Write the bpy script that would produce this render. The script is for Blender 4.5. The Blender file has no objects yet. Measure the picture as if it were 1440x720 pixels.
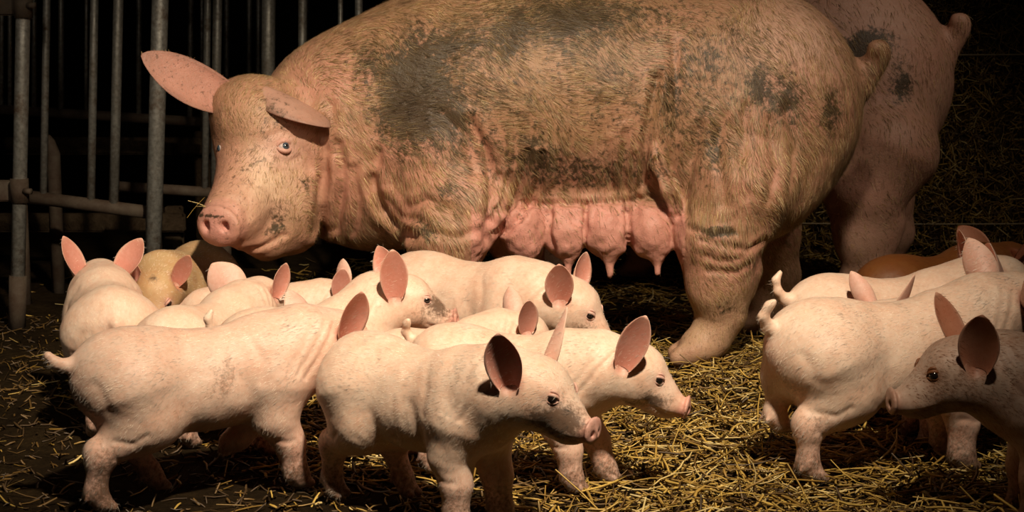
import bpy, math, random
import numpy as np
from mathutils import Vector, Matrix, Euler

random.seed(7)
rng = np.random.default_rng(7)
SC = bpy.context.scene
COL = SC.collection

# ------------------------------------------------------------------ camera, world, lights, exposure
F_PX = 2240.0
CAM_H = 0.83
PITCH = math.atan(311.0 / F_PX)
cam_d = bpy.data.cameras.new('camera')
cam_d.sensor_width = 36.0
cam_d.lens = F_PX / 1440.0 * 36.0
cam_d.clip_start = 0.05
cam_d.dof.use_dof = True
cam_d.dof.focus_distance = 3.3
cam_d.dof.aperture_fstop = 13.0
cam = bpy.data.objects.new('camera', cam_d)
cam.location = (0, 0, CAM_H)
cam.rotation_euler = (math.pi / 2 - PITCH, 0, 0)
COL.objects.link(cam)
SC.camera = cam

w = bpy.data.worlds.new('world'); SC.world = w; w.use_nodes = True
w.node_tree.nodes['Background'].inputs[0].default_value = (1.0, 0.85, 0.7, 1)
w.node_tree.nodes['Background'].inputs[1].default_value = 0.004

def spot(name, loc, target, power, color, angle, blend, size):
    d = bpy.data.lights.new(name, 'SPOT')
    d.energy = power; d.color = color; d.spot_size = math.radians(angle); d.spot_blend = blend
    d.shadow_soft_size = size
    o = bpy.data.objects.new(name, d); COL.objects.link(o)
    o.location = loc
    o.rotation_euler = (Vector(target) - Vector(loc)).to_track_quat('-Z', 'Y').to_euler()
    return o
spot('barn_lamp', (0.46, 0.95, 3.05), (-0.16, 3.46, 0.40), 940, (1.0, 0.83, 0.63), 46, 1.0, 0.09)
spot('rear_fill', (2.1, 3.0, 2.6), (1.05, 4.85, 0.42), 70, (1.0, 0.79, 0.60), 52, 1.0, 0.12)  # added light that lifts the second sow and the bales, no known lamp
spot('left_fill', (-1.7, 0.9, 1.9), (-0.95, 4.3, 0.6), 44, (1.0, 0.84, 0.68), 48, 1.0, 0.2)  # added weak fill from the left for the sow's face, flanks and bars

SC.view_settings.view_transform = 'Standard'
SC.view_settings.look = 'None'
SC.view_settings.exposure = 0.0
SC.view_settings.gamma = 1.0
SC.view_settings.use_curve_mapping = False

# ------------------------------------------------------------------ helpers
CP, SP = math.cos(PITCH), math.sin(PITCH)
def at(px, py, Y):
    """metres of the point seen in direction (px, py) at distance Y from the camera wall"""
    r = (px - 720) / F_PX; u = (360 - py) / F_PX
    d = np.array([r, CP + u * SP, -SP + u * CP])
    t = Y / d[1]
    return np.array([d[0] * t, Y, CAM_H + d[2] * t])

def nrm(v):
    v = np.asarray(v, float)
    return v / (np.linalg.norm(v) + 1e-12)

def rotm(yaw=0, pitch=0, roll=0):
    """yaw about z, then pitch (nose down positive), degrees"""
    return np.array(Euler((math.radians(roll), math.radians(pitch), math.radians(yaw)), 'XYZ').to_matrix())

def empty(name, loc, rz=0, label=None, cat=None, group=None):
    o = bpy.data.objects.new(name, None); COL.objects.link(o)
    o.location = loc; o.rotation_euler = (0, 0, rz); o.empty_display_size = 0.1
    if label: o['label'] = label
    if cat: o['category'] = cat
    if group: o['group'] = group
    return o

def mesh_obj(name, V, Fs, mat, parent=None, smooth=True, attrs=None, label=None):
    """Fs: list of (n,k) int arrays"""
    me = bpy.data.meshes.new(name)
    V = np.asarray(V, np.float32)
    me.vertices.add(len(V)); me.vertices.foreach_set('co', V.ravel())
    loops = np.concatenate([f.ravel() for f in Fs]).astype(np.int32)
    tot = np.concatenate([np.full(len(f), f.shape[1], np.int32) for f in Fs])
    start = np.concatenate([[0], np.cumsum(tot)[:-1]]).astype(np.int32)
    me.loops.add(len(loops)); me.loops.foreach_set('vertex_index', loops)
    me.polygons.add(len(tot)); me.polygons.foreach_set('loop_start', start)
    try: me.polygons.foreach_set('loop_total', tot)
    except Exception: pass
    me.update(calc_edges=True)
    me.validate()
    if smooth: me.polygons.foreach_set('use_smooth', np.ones(len(me.polygons), bool))
    for k, v in (attrs or {}).items():
        v = np.asarray(v, np.float32)
        if v.ndim == 2:
            a = me.attributes.new(k, 'FLOAT_COLOR', 'POINT')
            c = np.ones((len(v), 4), np.float32); c[:, :3] = v
            a.data.foreach_set('color', c.ravel())
        else:
            a = me.attributes.new(k, 'FLOAT', 'POINT'); a.data.foreach_set('value', v)
    if mat: me.materials.append(mat)
    o = bpy.data.objects.new(name, me); COL.objects.link(o)
    if parent: o.parent = parent
    if label: o['label'] = label
    return o

class MB:
    """collects shapes of one part"""
    def __init__(s): s.V = []; s.Q = []; s.T = []; s.n = 0
    def add(s, V, Q=None, T=None):
        if Q is not None and len(Q): s.Q.append(np.asarray(Q) + s.n)
        if T is not None and len(T): s.T.append(np.asarray(T) + s.n)
        s.V.append(np.asarray(V, float)); s.n += len(V)
    def tube(s, pts, rad, n=14, cap=True):
        pts = [np.asarray(p, float) for p in pts]
        if np.isscalar(rad): rad = [rad] * len(pts)
        t0 = nrm(pts[1] - pts[0]); a = nrm(np.cross(t0, [0.13, 0.31, 0.94] if abs(t0[2]) < .9 else [1, 0.1, 0]))
        V = []
        for i, p in enumerate(pts):
            t = nrm(pts[min(i + 1, len(pts) - 1)] - pts[max(i - 1, 0)])
            a = nrm(a - t * a.dot(t)); b = np.cross(t, a)
            for j in range(n):
                an = 2 * math.pi * j / n
                V.append(p + rad[i] * (math.cos(an) * a + math.sin(an) * b))
        Q = []
        for i in range(len(pts) - 1):
            for j in range(n):
                Q.append((i * n + j, i * n + (j + 1) % n, (i + 1) * n + (j + 1) % n, (i + 1) * n + j))
        T = []
        if cap:
            V.append(pts[0]); V.append(pts[-1]); c0 = len(V) - 2
            for j in range(n):
                T.append((c0, (j + 1) % n, j)); T.append((c0 + 1, (len(pts) - 1) * n + j, (len(pts) - 1) * n + (j + 1) % n))
        s.add(V, Q, T)
    def box(s, lo, hi, R=None, bev=0.0):
        lo = np.array(lo, float); hi = np.array(hi, float); c = (lo + hi) / 2; hx = (hi - lo) / 2
        b = min(bev, hx.min() * .9)
        V = []; 
        # chamfered box: 24 verts
        idx = {}
        for sx in (-1, 1):
            for sy in (-1, 1):
                for sz in (-1, 1):
                    for ax in range(3):
                        p = np.array([sx, sy, sz]) * (hx - b); p[ax] = (sx, sy, sz)[ax] * hx[ax]
                        idx[(sx, sy, sz, ax)] = len(V); V.append(p)
        Q = []; T = []
        for ax in range(3):
            o1, o2 = [a for a in range(3) if a != ax]
            for sg in (-1, 1):
                f = []
                for q in ((-1, -1), (1, -1), (1, 1), (-1, 1)):
                    k = [0, 0, 0]; k[ax] = sg; k[o1] = q[0]; k[o2] = q[1]
                    f.append(idx[(k[0], k[1], k[2], ax)])
                if (sg == 1) == (ax == 1): f = f[::-1]
                Q.append(f)
            for q1 in (-1, 1):
                for q2 in (-1, 1):
                    k = [0, 0, 0]; k[o1] = q1; k[o2] = q2
                    f = []
                    for sg, aa in ((-1, o1), (1, o1), (1, o2), (-1, o2)):
                        k[ax] = sg; f.append(idx[(k[0], k[1], k[2], aa)])
                    Q.append(f)
        for sx in (-1, 1):
            for sy in (-1, 1):
                for sz in (-1, 1):
                    T.append([idx[(sx, sy, sz, a)] for a in range(3)])
        V = np.array(V)
        if R is not None: V = V @ np.asarray(R).T
        s.add(V + c, Q, T)
    def build(s, name, mat, parent=None, smooth=False, attrs=None, label=None):
        Fs = []
        if s.Q: Fs.append(np.concatenate(s.Q))
        if s.T: Fs.append(np.concatenate(s.T))
        return mesh_obj(name, np.concatenate(s.V), Fs, mat, parent, smooth, attrs, label)

# ------------------------------------------------------------------ implicit surfaces for the animals
class Vol:
    def __init__(s, lo, hi, h):
        s.lo = np.array(lo, float); s.h = h
        s.n = np.ceil((np.array(hi) - s.lo) / h).astype(int) + 1
        s.d = np.full(s.n, 1.0, np.float32)
    def region(s, lo, hi):
        a = np.maximum(np.floor((np.array(lo) - s.lo) / s.h).astype(int), 0)
        b = np.minimum(np.ceil((np.array(hi) - s.lo) / s.h).astype(int) + 1, s.n)
        if (b <= a).any(): return None
        ax = [(s.lo[i] + s.h * np.arange(a[i], b[i])).astype(np.float32) for i in range(3)]
        return tuple(slice(a[i], b[i]) for i in range(3)), ax[0][:, None, None], ax[1][None, :, None], ax[2][None, None, :]
    def comb(s, lo, hi, fn, k, carve=False):
        m = k + 3 * s.h
        r = s.region(np.array(lo) - m, np.array(hi) + m)
        if r is None: return
        sl, X, Y, Z = r
        v = fn(X, Y, Z); d = s.d[sl]
        if carve:
            v = -v; hh = np.maximum(k - np.abs(d - v), 0) / k
            s.d[sl] = np.maximum(d, v) + hh * hh * k * .25
        else:
            hh = np.maximum(k - np.abs(d - v), 0) / k
            s.d[sl] = np.minimum(d, v) - hh * hh * k * .25
    def ell(s, c, r, k=.03, R=None, carve=False):
        c = np.array(c, float); r = np.array(r, float)
        R = np.eye(3) if R is None else np.asarray(R)
        ext = np.sqrt((R ** 2) @ (r ** 2))
        def fn(X, Y, Z):
            x, y, z = X - c[0], Y - c[1], Z - c[2]
            p = [(x * R[0, i] + y * R[1, i] + z * R[2, i]) for i in range(3)]
            k0 = np.sqrt(sum((p[i] / r[i]) ** 2 for i in range(3)))
            k1 = np.sqrt(sum((p[i] / r[i] ** 2) ** 2 for i in range(3)))
            return (k0 * (k0 - 1) / (k1 + 1e-6)).astype(np.float32)
        s.comb(c - ext, c + ext, fn, k, carve)
    def cone(s, a, b, ra, rb, k=.03, carve=False):
        a = np.array(a, float); b = np.array(b, float); ab = b - a; L2 = ab.dot(ab) + 1e-9
        def fn(X, Y, Z):
            x, y, z = X - a[0], Y - a[1], Z - a[2]
            t = np.clip((x * ab[0] + y * ab[1] + z * ab[2]) / L2, 0, 1)
            return (np.sqrt((x - t * ab[0]) ** 2 + (y - t * ab[1]) ** 2 + (z - t * ab[2]) ** 2) - (ra + t * (rb - ra))).astype(np.float32)
        R = max(ra, rb)
        s.comb(np.minimum(a, b) - R, np.maximum(a, b) + R, fn, k, carve)
    def chain(s, pts, rad, k=.02):
        for i in range(len(pts) - 1): s.cone(pts[i], pts[i + 1], rad[i], rad[i + 1], k)
    def val(s, p):
        g = (np.asarray(p) - s.lo) / s.h; i = np.clip(np.floor(g).astype(int), 0, s.n - 2); f = g - i
        v = 0
        for dx in (0, 1):
            for dy in (0, 1):
                for dz in (0, 1):
                    v += s.d[i[0] + dx, i[1] + dy, i[2] + dz] * (f[0] if dx else 1 - f[0]) * (f[1] if dy else 1 - f[1]) * (f[2] if dz else 1 - f[2])
        return v
    def hit(s, p, d, far=1.0):
        p = np.array(p, float); d = nrm(d); t = 0
        while t < far:
            v = s.val(p + d * t)
            if v < 0: return p + d * t
            t += s.h * .8 if v > .2 else max(v * .5, s.h * .15)
        return p + d * t
    def surf(s, smooth=2):
        d = s.d; sg = d < 0
        nx, ny, nz = s.n
        c = [sg[i:nx - 1 + i, j:ny - 1 + j, k:nz - 1 + k] for i in (0, 1) for j in (0, 1) for k in (0, 1)]
        s8 = sum(x.astype(np.int8) for x in c)
        act = (s8 > 0) & (s8 < 8)
        I, J, K = np.nonzero(act)
        idx = np.full(act.shape, -1, np.int32); idx[I, J, K] = np.arange(len(I))
        P = np.zeros((len(I), 3)); N = np.zeros(len(I))
        cor = [(i, j, k) for i in (0, 1) for j in (0, 1) for k in (0, 1)]
        for a in cor:
            for b in cor:
                if sum(abs(a[q] - b[q]) for q in range(3)) == 1 and a < b:
                    da = d[I + a[0], J + a[1], K + a[2]]; db = d[I + b[0], J + b[1], K + b[2]]
                    m = (da < 0) != (db < 0)
                    t = np.where(m, da / np.where(m, da - db, 1), 0)
                    for q in range(3): P[:, q] += np.where(m, a[q] + t * (b[q] - a[q]), 0)
                    N += m
        P = P / N[:, None] + np.stack([I, J, K], 1)
        V = s.lo + P * s.h
        Q = []
        for ax in range(3):
            o = [q for q in range(3) if q != ax]
            A = [slice(None)] * 3; B = [slice(None)] * 3; A[ax] = slice(0, -1); B[ax] = slice(1, None)
            sa = sg[tuple(A)]; sb = sg[tuple(B)]
            e = np.stack(np.nonzero(sa != sb), 1)
            ok = (e[:, o[0]] > 0) & (e[:, o[1]] > 0) & (e[:, o[0]] < s.n[o[0]] - 1) & (e[:, o[1]] < s.n[o[1]] - 1)
            e = e[ok]
            f = []
            for q0, q1 in ((-1, -1), (0, -1), (0, 0), (-1, 0)):
                g = e.copy(); g[:, o[0]] += q0; g[:, o[1]] += q1
                f.append(idx[g[:, 0], g[:, 1], g[:, 2]])
            f = np.stack(f, 1)
            flip = sa[e[:, 0], e[:, 1], e[:, 2]]
            if ax == 1: flip = ~flip
            f[~flip] = f[~flip][:, ::-1]
            Q.append(f)
        Q = np.concatenate(Q)
        for _ in range(smooth): V = relax(V, Q, .5)
        return V, Q

def relax(V, Q, a=.5):
    n = len(V); S = np.zeros_like(V); W = np.zeros(n)
    for i in range(4):
        u = Q[:, i]; v = Q[:, (i + 1) % 4]
        for q in range(3):
            S[:, q] += np.bincount(u, V[v, q], n) + np.bincount(v, V[u, q], n)
        W += np.bincount(u, minlength=n) + np.bincount(v, minlength=n)
    return V + a * (S / np.maximum(W, 1)[:, None] - V)

def normals(V, Q):
    fn = np.cross(V[Q[:, 2]] - V[Q[:, 0]], V[Q[:, 3]] - V[Q[:, 1]])
    N = np.zeros_like(V)
    for i in range(4):
        for q in range(3): N[:, q] += np.bincount(Q[:, i], fn[:, q], len(V))
    return N / (np.linalg.norm(N, axis=1)[:, None] + 1e-12)

_lat = rng.random((64, 64, 64)).astype(np.float32)
def vnoise(P, f, seed=0):
    """smooth value noise 0..1; f = frequency per axis"""
    p = P * np.array(f) + seed * 7.31; i = np.floor(p).astype(int); t = p - i; t = t * t * (3 - 2 * t); r = 0
    for a in (0, 1):
        for b in (0, 1):
            for c in (0, 1):
                r = r + _lat[(i[:, 0] + a) % 64, (i[:, 1] + b) % 64, (i[:, 2] + c) % 64] * (t[:, 0] if a else 1 - t[:, 0]) * (t[:, 1] if b else 1 - t[:, 1]) * (t[:, 2] if c else 1 - t[:, 2])
    return r
def fbm(P, f, seed=0, o=3):
    f = np.array(f, float) * np.ones(3)
    return sum(vnoise(P, f * 2 ** k, seed + k) / 2 ** k for k in range(o)) / sum(1 / 2 ** k for k in range(o))

def seg_dist(P, pts):
    """distance of 2-D/3-D points P to a polyline"""
    best = np.full(len(P), 9.0)
    for a, b in zip(pts[:-1], pts[1:]):
        a = np.array(a); ab = np.array(b) - a
        t = np.clip(((P - a) @ ab) / (ab @ ab + 1e-12), 0, 1)
        best = np.minimum(best, np.linalg.norm(P - a - t[:, None] * ab, axis=1))
    return best

def gauss(V, c, r):
    return np.exp(-(((V - np.array(c)) / np.array(r)) ** 2).sum(1))

def ear_mesh(base, axis, front, L, W, cup=.5, curl=.0, th=.004, nt=16, nu=13, tipw=.9, fold=0.0, sway=0.0, blunt=3.8):
    """closed, cupped ear. returns V, Q, inner mask, edge mask"""
    ax = nrm(axis); fr = np.asarray(front, float); fr = nrm(fr - ax * fr.dot(ax)); sd = np.cross(ax, fr)
    def P(t, u, off):
        wd = W * (.88 + 1.1 * t - 1.25 * t * t) * max(1 - t ** blunt, 0) ** .62
        wd = max(wd, W * .02)
        c = cup * (2.1 - 1.75 * t ** .65)
        ang = u * c * 1.5
        R = wd / max(c * 1.5, .05)
        x = R * math.sin(ang) if c > .04 else u * wd
        x += sway * W * t * t
        z = R * (1 - math.cos(ang))
        p = base + ax * (L * t) + sd * x + fr * (z + curl * L * t * t)
        if fold: p = p + fr * fold * L * max(t - .55, 0) ** 1.3 * 2.0 - ax * fold * L * max(t - .6, 0) ** 1.5
        return p + fr * off
    V = []; inner = []; edge = []
    for sgn in (1, -1):
        for i in range(nt):
            t = i / (nt - 1) * .995
            for j in range(nu):
                u = -1 + 2 * j / (nu - 1)
                o = th * .5 * sgn * (1 - .75 * u * u) * (1 - .6 * t) * (1 + 1.2 * (1 - t))
                V.append(P(t, u, o)); inner.append(1.0 if sgn > 0 else 0.0); edge.append(max(abs(u) ** 4, t ** 6))
    Q = []
    n = nt * nu
    for i in range(nt - 1):
        for j in range(nu - 1):
            a = i * nu + j
            Q.append((a, a + 1, a + nu + 1, a + nu)); b = a + n
            Q.append((b, b + nu, b + nu + 1, b + 1))
        for j in (0, nu - 1):
            a = i * nu + j
            q = (a, a + nu, a + nu + n, a + n)
            Q.append(q if j == 0 else q[::-1])
    for j in range(nu - 1):
        a = (nt - 1) * nu + j
        Q.append((a, a + 1, a + 1 + n, a + n))
    return np.array(V), np.array(Q), np.array(inner), np.array(edge)

def lid_arc(c, out, up, r, tr, a0, a1, tilt, n=11, m=8):
    """eyelid roll around an eyeball: arc from a0..a1 degrees seen along 'out'"""
    out = nrm(out); up = nrm(np.asarray(up) - out * np.dot(up, out)); sd = np.cross(up, out)
    pts = []; rad = []
    for i in range(n):
        t = i / (n - 1); an = math.radians(a0 + (a1 - a0) * t)
        pts.append(c + (sd * math.cos(an) * 1.25 + up * math.sin(an) * tilt) * r + out * r * (.62 - .38 * math.cos(an) ** 2))
        rad.append(tr * (.35 + .65 * math.sin(math.pi * t)))
    mb = MB(); mb.tube(pts, rad, m)
    return np.concatenate(mb.V), np.concatenate(mb.Q)

def sphere(c, r, n=14):
    V = []; Q = []
    for i in range(n + 1):
        th = math.pi * i / n
        for j in range(2 * n):
            ph = math.pi * j / n
            V.append((math.sin(th) * math.cos(ph), math.sin(th) * math.sin(ph), math.cos(th)))
    for i in range(n):
        for j in range(2 * n):
            a = i * 2 * n + j; b = i * 2 * n + (j + 1) % (2 * n)
            Q.append((a, a + 2 * n, b + 2 * n, b))
    return np.array(V) * r + np.asarray(c), np.array(Q)

# ------------------------------------------------------------------ materials
def newmat(name):
    m = bpy.data.materials.new(name); m.use_nodes = True
    nt = m.node_tree; nt.nodes.clear()
    out = nt.nodes.new('ShaderNodeOutputMaterial'); b = nt.nodes.new('ShaderNodeBsdfPrincipled')
    nt.links.new(b.outputs[0], out.inputs[0])
    return m, nt, b
def N(nt, t, **kw):
    n = nt.nodes.new(t)
    for k, v in kw.items():
        if k in n.inputs: n.inputs[k].default_value = v
        else: setattr(n, k, v)
    return n
def mixc(nt, f, a, b, mode='MIX'):
    n = nt.nodes.new('ShaderNodeMix'); n.data_type = 'RGBA'; n.blend_type = mode
    for sock, v in ((n.inputs[0], f), (n.inputs[6], a), (n.inputs[7], b)):
        if isinstance(v, bpy.types.NodeSocket): nt.links.new(v, sock)
        elif isinstance(v, (int, float)): sock.default_value = v
        else: sock.default_value = (*v, 1)
    return n.outputs[2]
def math_n(nt, op, a, b=None, clamp=False):
    n = nt.nodes.new('ShaderNodeMath'); n.operation = op; n.use_clamp = clamp
    for i, v in enumerate((a, b)):
        if v is None: continue
        if isinstance(v, bpy.types.NodeSocket): nt.links.new(v, n.inputs[i])
        else: n.inputs[i].default_value = v
    return n.outputs[0]
def noise(nt, co, scale, detail=4, rough=.6, dist=0.0):
    n = N(nt, 'ShaderNodeTexNoise', Scale=scale, Detail=detail, Roughness=rough, Distortion=dist)
    nt.links.new(co, n.inputs['Vector']); return n.outputs[0]
def maprange(nt, v, a, b, c=0., d=1.):
    n = N(nt, 'ShaderNodeMapRange'); n.inputs[1].default_value = a; n.inputs[2].default_value = b
    n.inputs[3].default_value = c; n.inputs[4].default_value = d
    nt.links.new(v, n.inputs[0]); return n.outputs[0]

def skin_mat(name, mudcol, s=1.0, big=False):
    m, nt, b = newmat(name)
    co = N(nt, 'ShaderNodeTexCoord').outputs['Object']
    col = N(nt, 'ShaderNodeAttribute', attribute_name='col').outputs['Color']
    mud = N(nt, 'ShaderNodeAttribute', attribute_name='mud').outputs['Fac']
    wr = N(nt, 'ShaderNodeAttribute', attribute_name='wrinkle').outputs['Fac']
    n1 = noise(nt, co, 9 * s, 5, .65); n2 = noise(nt, co, 60 * s, 4, .7); n3 = noise(nt, co, 320 * s, 3, .6)
    if big:
        c = mixc(nt, maprange(nt, n1, .35, .7, 0, .55), col, (0.52, 0.25, 0.175))
        c = mixc(nt, maprange(nt, n2, .3, .75, .0, .35), c, (0.30, 0.16, 0.10))
    else:
        c = mixc(nt, maprange(nt, n1, .35, .68, 0, 1.), col, (0.95, 0.80, 0.74), 'MULTIPLY')
        c = mixc(nt, maprange(nt, n2, .35, .75, .0, .7), c, (0.86, 0.76, 0.68), 'MULTIPLY')
    # dirt with broken edges
    mm = math_n(nt, 'ADD', mud, math_n(nt, 'MULTIPLY', math_n(nt, 'SUBTRACT', n2, .5), 2.2 if big else 1.5))
    mm = math_n(nt, 'ADD', mm, math_n(nt, 'MULTIPLY', math_n(nt, 'SUBTRACT', n1, .5), .6))
    mk = maprange(nt, mm, .30 if big else .24, .66 if big else .78)
    mk = math_n(nt, 'MULTIPLY', mk, maprange(nt, mud, .02, .2))
    c = mixc(nt, math_n(nt, 'MULTIPLY', mk, .92), c, mudcol)
    if big:
        n4 = noise(nt, co, 130, 2, .5); n5 = noise(nt, co, 5.5, 3, .6)
        fk = math_n(nt, 'MULTIPLY', maprange(nt, n4, .60, .70), maprange(nt, n5, .46, .62, .05, .6))
        c = mixc(nt, fk, c, (.09, .05, .025))
    nt.links.new(c, b.inputs['Base Color'])
    b.inputs['Roughness'].default_value = .48
    b.inputs['Specular IOR Level'].default_value = .40
    b.inputs['Subsurface Weight'].default_value = .06
    b.inputs['Subsurface Radius'].default_value = (1.0, .35, .2)
    b.inputs['Subsurface Scale'].default_value = .012 if big else .006
    # bump: fine pores + vertical wrinkles where the flag is set
    mp = N(nt, 'ShaderNodeMapping'); mp.inputs['Scale'].default_value = (1, .15, .14)
    nt.links.new(co, mp.inputs[0])
    st = noise(nt, mp.outputs[0], 110 * s, 4, .65)
    hgt = math_n(nt, 'MULTIPLY', math_n(nt, 'MULTIPLY', st, wr), 1.6)
    hgt = math_n(nt, 'ADD', hgt, math_n(nt, 'MULTIPLY', n3, .16 if big else .10))
    hgt = math_n(nt, 'ADD', hgt, math_n(nt, 'MULTIPLY', n2, .35 if big else .12))
    bp = N(nt, 'ShaderNodeBump', Strength=.8, Distance=.008 if big else .004)
    nt.links.new(hgt, bp.inputs['Height']); nt.links.new(bp.outputs[0], b.inputs['Normal'])
    return m

def simple(name, col, rough=.5, metal=0., spec=.5, coat=0.):
    m, nt, b = newmat(name)
    b.inputs['Base Color'].default_value = (*col, 1); b.inputs['Roughness'].default_value = rough
    b.inputs['Metallic'].default_value = metal; b.inputs['Specular IOR Level'].default_value = spec
    b.inputs['Coat Weight'].default_value = coat
    return m
def attr_mat(name, rough=.6, amp=.3, spec=.3, scale=60):
    m, nt, b = newmat(name)
    co = N(nt, 'ShaderNodeTexCoord').outputs['Object']
    col = N(nt, 'ShaderNodeAttribute', attribute_name='col').outputs['Color']
    n1 = noise(nt, co, scale, 3)
    c = mixc(nt, maprange(nt, n1, .4, .7, 0, amp), col, (.10, .06, .025))
    nt.links.new(c, b.inputs['Base Color']); b.inputs['Roughness'].default_value = rough
    b.inputs['Specular IOR Level'].default_value = spec
    return m

M_SOW = skin_mat('sow_skin', (0.036, 0.028, 0.012), 1.0, True)
M_PIG = skin_mat('piglet_skin', (0.12, 0.068, 0.04), 2.2, False)
M_EYE = simple('eyeball', (0.012, 0.008, 0.007), .08, coat=1.)
M_IRIS = simple('iris', (0.05, 0.07, 0.09), .2, coat=1.)
M_WHITE = simple('eye_white', (0.55, 0.45, 0.42), .25, coat=.6)
M_HAIR = attr_mat('bristle_hair', .5, .0, .3)
M_STRAW = attr_mat('straw', .45, .25, .5, 90)

def galv():
    m, nt, b = newmat('galvanised_steel')
    co = N(nt, 'ShaderNodeTexCoord').outputs['Object']
    n1 = noise(nt, co, 14, 6, .7); n2 = noise(nt, co, 90, 3, .6); n3 = noise(nt, co, 3, 3)
    c = mixc(nt, maprange(nt, n2, .3, .7), (.46, .45, .40), (.24, .23, .20))
    c = mixc(nt, maprange(nt, n1, .52, .68, 0, .85), c, (.12, .065, .03))
    c = mixc(nt, maprange(nt, n3, .5, .7, 0, .5), c, (.10, .085, .05))
    nt.links.new(c, b.inputs['Base Color'])
    b.inputs['Metallic'].default_value = .55
    nt.links.new(maprange(nt, n1, .3, .7, .35, .7), b.inputs['Roughness'])
    bp = N(nt, 'ShaderNodeBump', Strength=.4, Distance=.002); nt.links.new(n2, bp.inputs['Height']); nt.links.new(bp.outputs[0], b.inputs['Normal'])
    return m
M_GALV = galv()
def rust():
    m, nt, b = newmat('rusty_steel')
    co = N(nt, 'ShaderNodeTexCoord').outputs['Object']
    n1 = noise(nt, co, 20, 6, .7)
    c = mixc(nt, maprange(nt, n1, .35, .65), (.055, .03, .016), (.10, .075, .05))
    nt.links.new(c, b.inputs['Base Color']); b.inputs['Roughness'].default_value = .8; b.inputs['Metallic'].default_value = 0.
    bp = N(nt, 'ShaderNodeBump', Strength=.5, Distance=.004); nt.links.new(n1, bp.inputs['Height']); nt.links.new(bp.outputs[0], b.inputs['Normal'])
    return m
M_RUST = rust()
def earth(name, c0, c1, sc=6):
    m, nt, b = newmat(name)
    co = N(nt, 'ShaderNodeTexCoord').outputs['Object']
    n1 = noise(nt, co, sc, 8, .7); n2 = noise(nt, co, sc * 9, 6, .75)
    c = mixc(nt, maprange(nt, n1, .35, .65), c0, c1)
    c = mixc(nt, maprange(nt, n2, .35, .7, 0, .7), c, tuple(x * .35 for x in c0))
    nt.links.new(c, b.inputs['Base Color']); b.inputs['Roughness'].default_value = .85
    b.inputs['Specular IOR Level'].default_value = .04
    bp = N(nt, 'ShaderNodeBump', Strength=1., Distance=.02); nt.links.new(n2, bp.inputs['Height']); nt.links.new(bp.outputs[0], b.inputs['Normal'])
    return m
M_EARTH = earth('trodden_dung_earth', (.022, .014, .007), (.06, .038, .016))
M_BALE = earth('pressed_straw', (.10, .065, .022), (.18, .12, .045), 12)
M_WALL = earth('dark_barn_wall', (.035, .03, .025), (.05, .042, .034), 2)
M_WOOD = earth('grimy_board', (.10, .065, .038), (.14, .10, .06), 5)
M_TWINE = simple('baler_twine', (.42, .34, .20), .7)

# ------------------------------------------------------------------ setting
def ground_z(x, y):
    z = .012 * np.sin(3.1 * x + 1.3 * y) * np.sin(2.3 * y - .7 * x) + .008 * np.sin(9.7 * x + 2) * np.sin(8.3 * y + 1)
    z = z + .004 * np.sin(27 * x + 9 * y) * np.sin(31 * y - 5 * x)
    return z - .018
gx = np.linspace(-4.2, 3.8, 320); gy = np.linspace(1.2, 9.4, 320)
GX, GY = np.meshgrid(gx, gy, indexing='ij')
V = np.stack([GX.ravel(), GY.ravel(), ground_z(GX, GY).ravel()], 1)
i, j = np.meshgrid(np.arange(319), np.arange(319), indexing='ij'); a = (i * 320 + j).ravel()
floor = mesh_obj('floor', V, [np.stack([a, a + 320, a + 321, a + 1], 1)], M_EARTH)
floor['kind'] = 'structure'
mb = MB(); mb.box((-4.2, 9.3, -.1), (3.8, 9.5, 3.4)); o = mb.build('wall_back', M_WALL); o['kind'] = 'structure'
mb = MB(); mb.box((-4.3, 1.2, -.1), (-4.1, 9.4, 3.4)); o = mb.build('wall_left', M_WALL); o['kind'] = 'structure'
mb = MB(); mb.box((3.7, 1.2, -.1), (3.9, 9.4, 3.4)); o = mb.build('wall_right', M_WALL); o['kind'] = 'structure'

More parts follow.
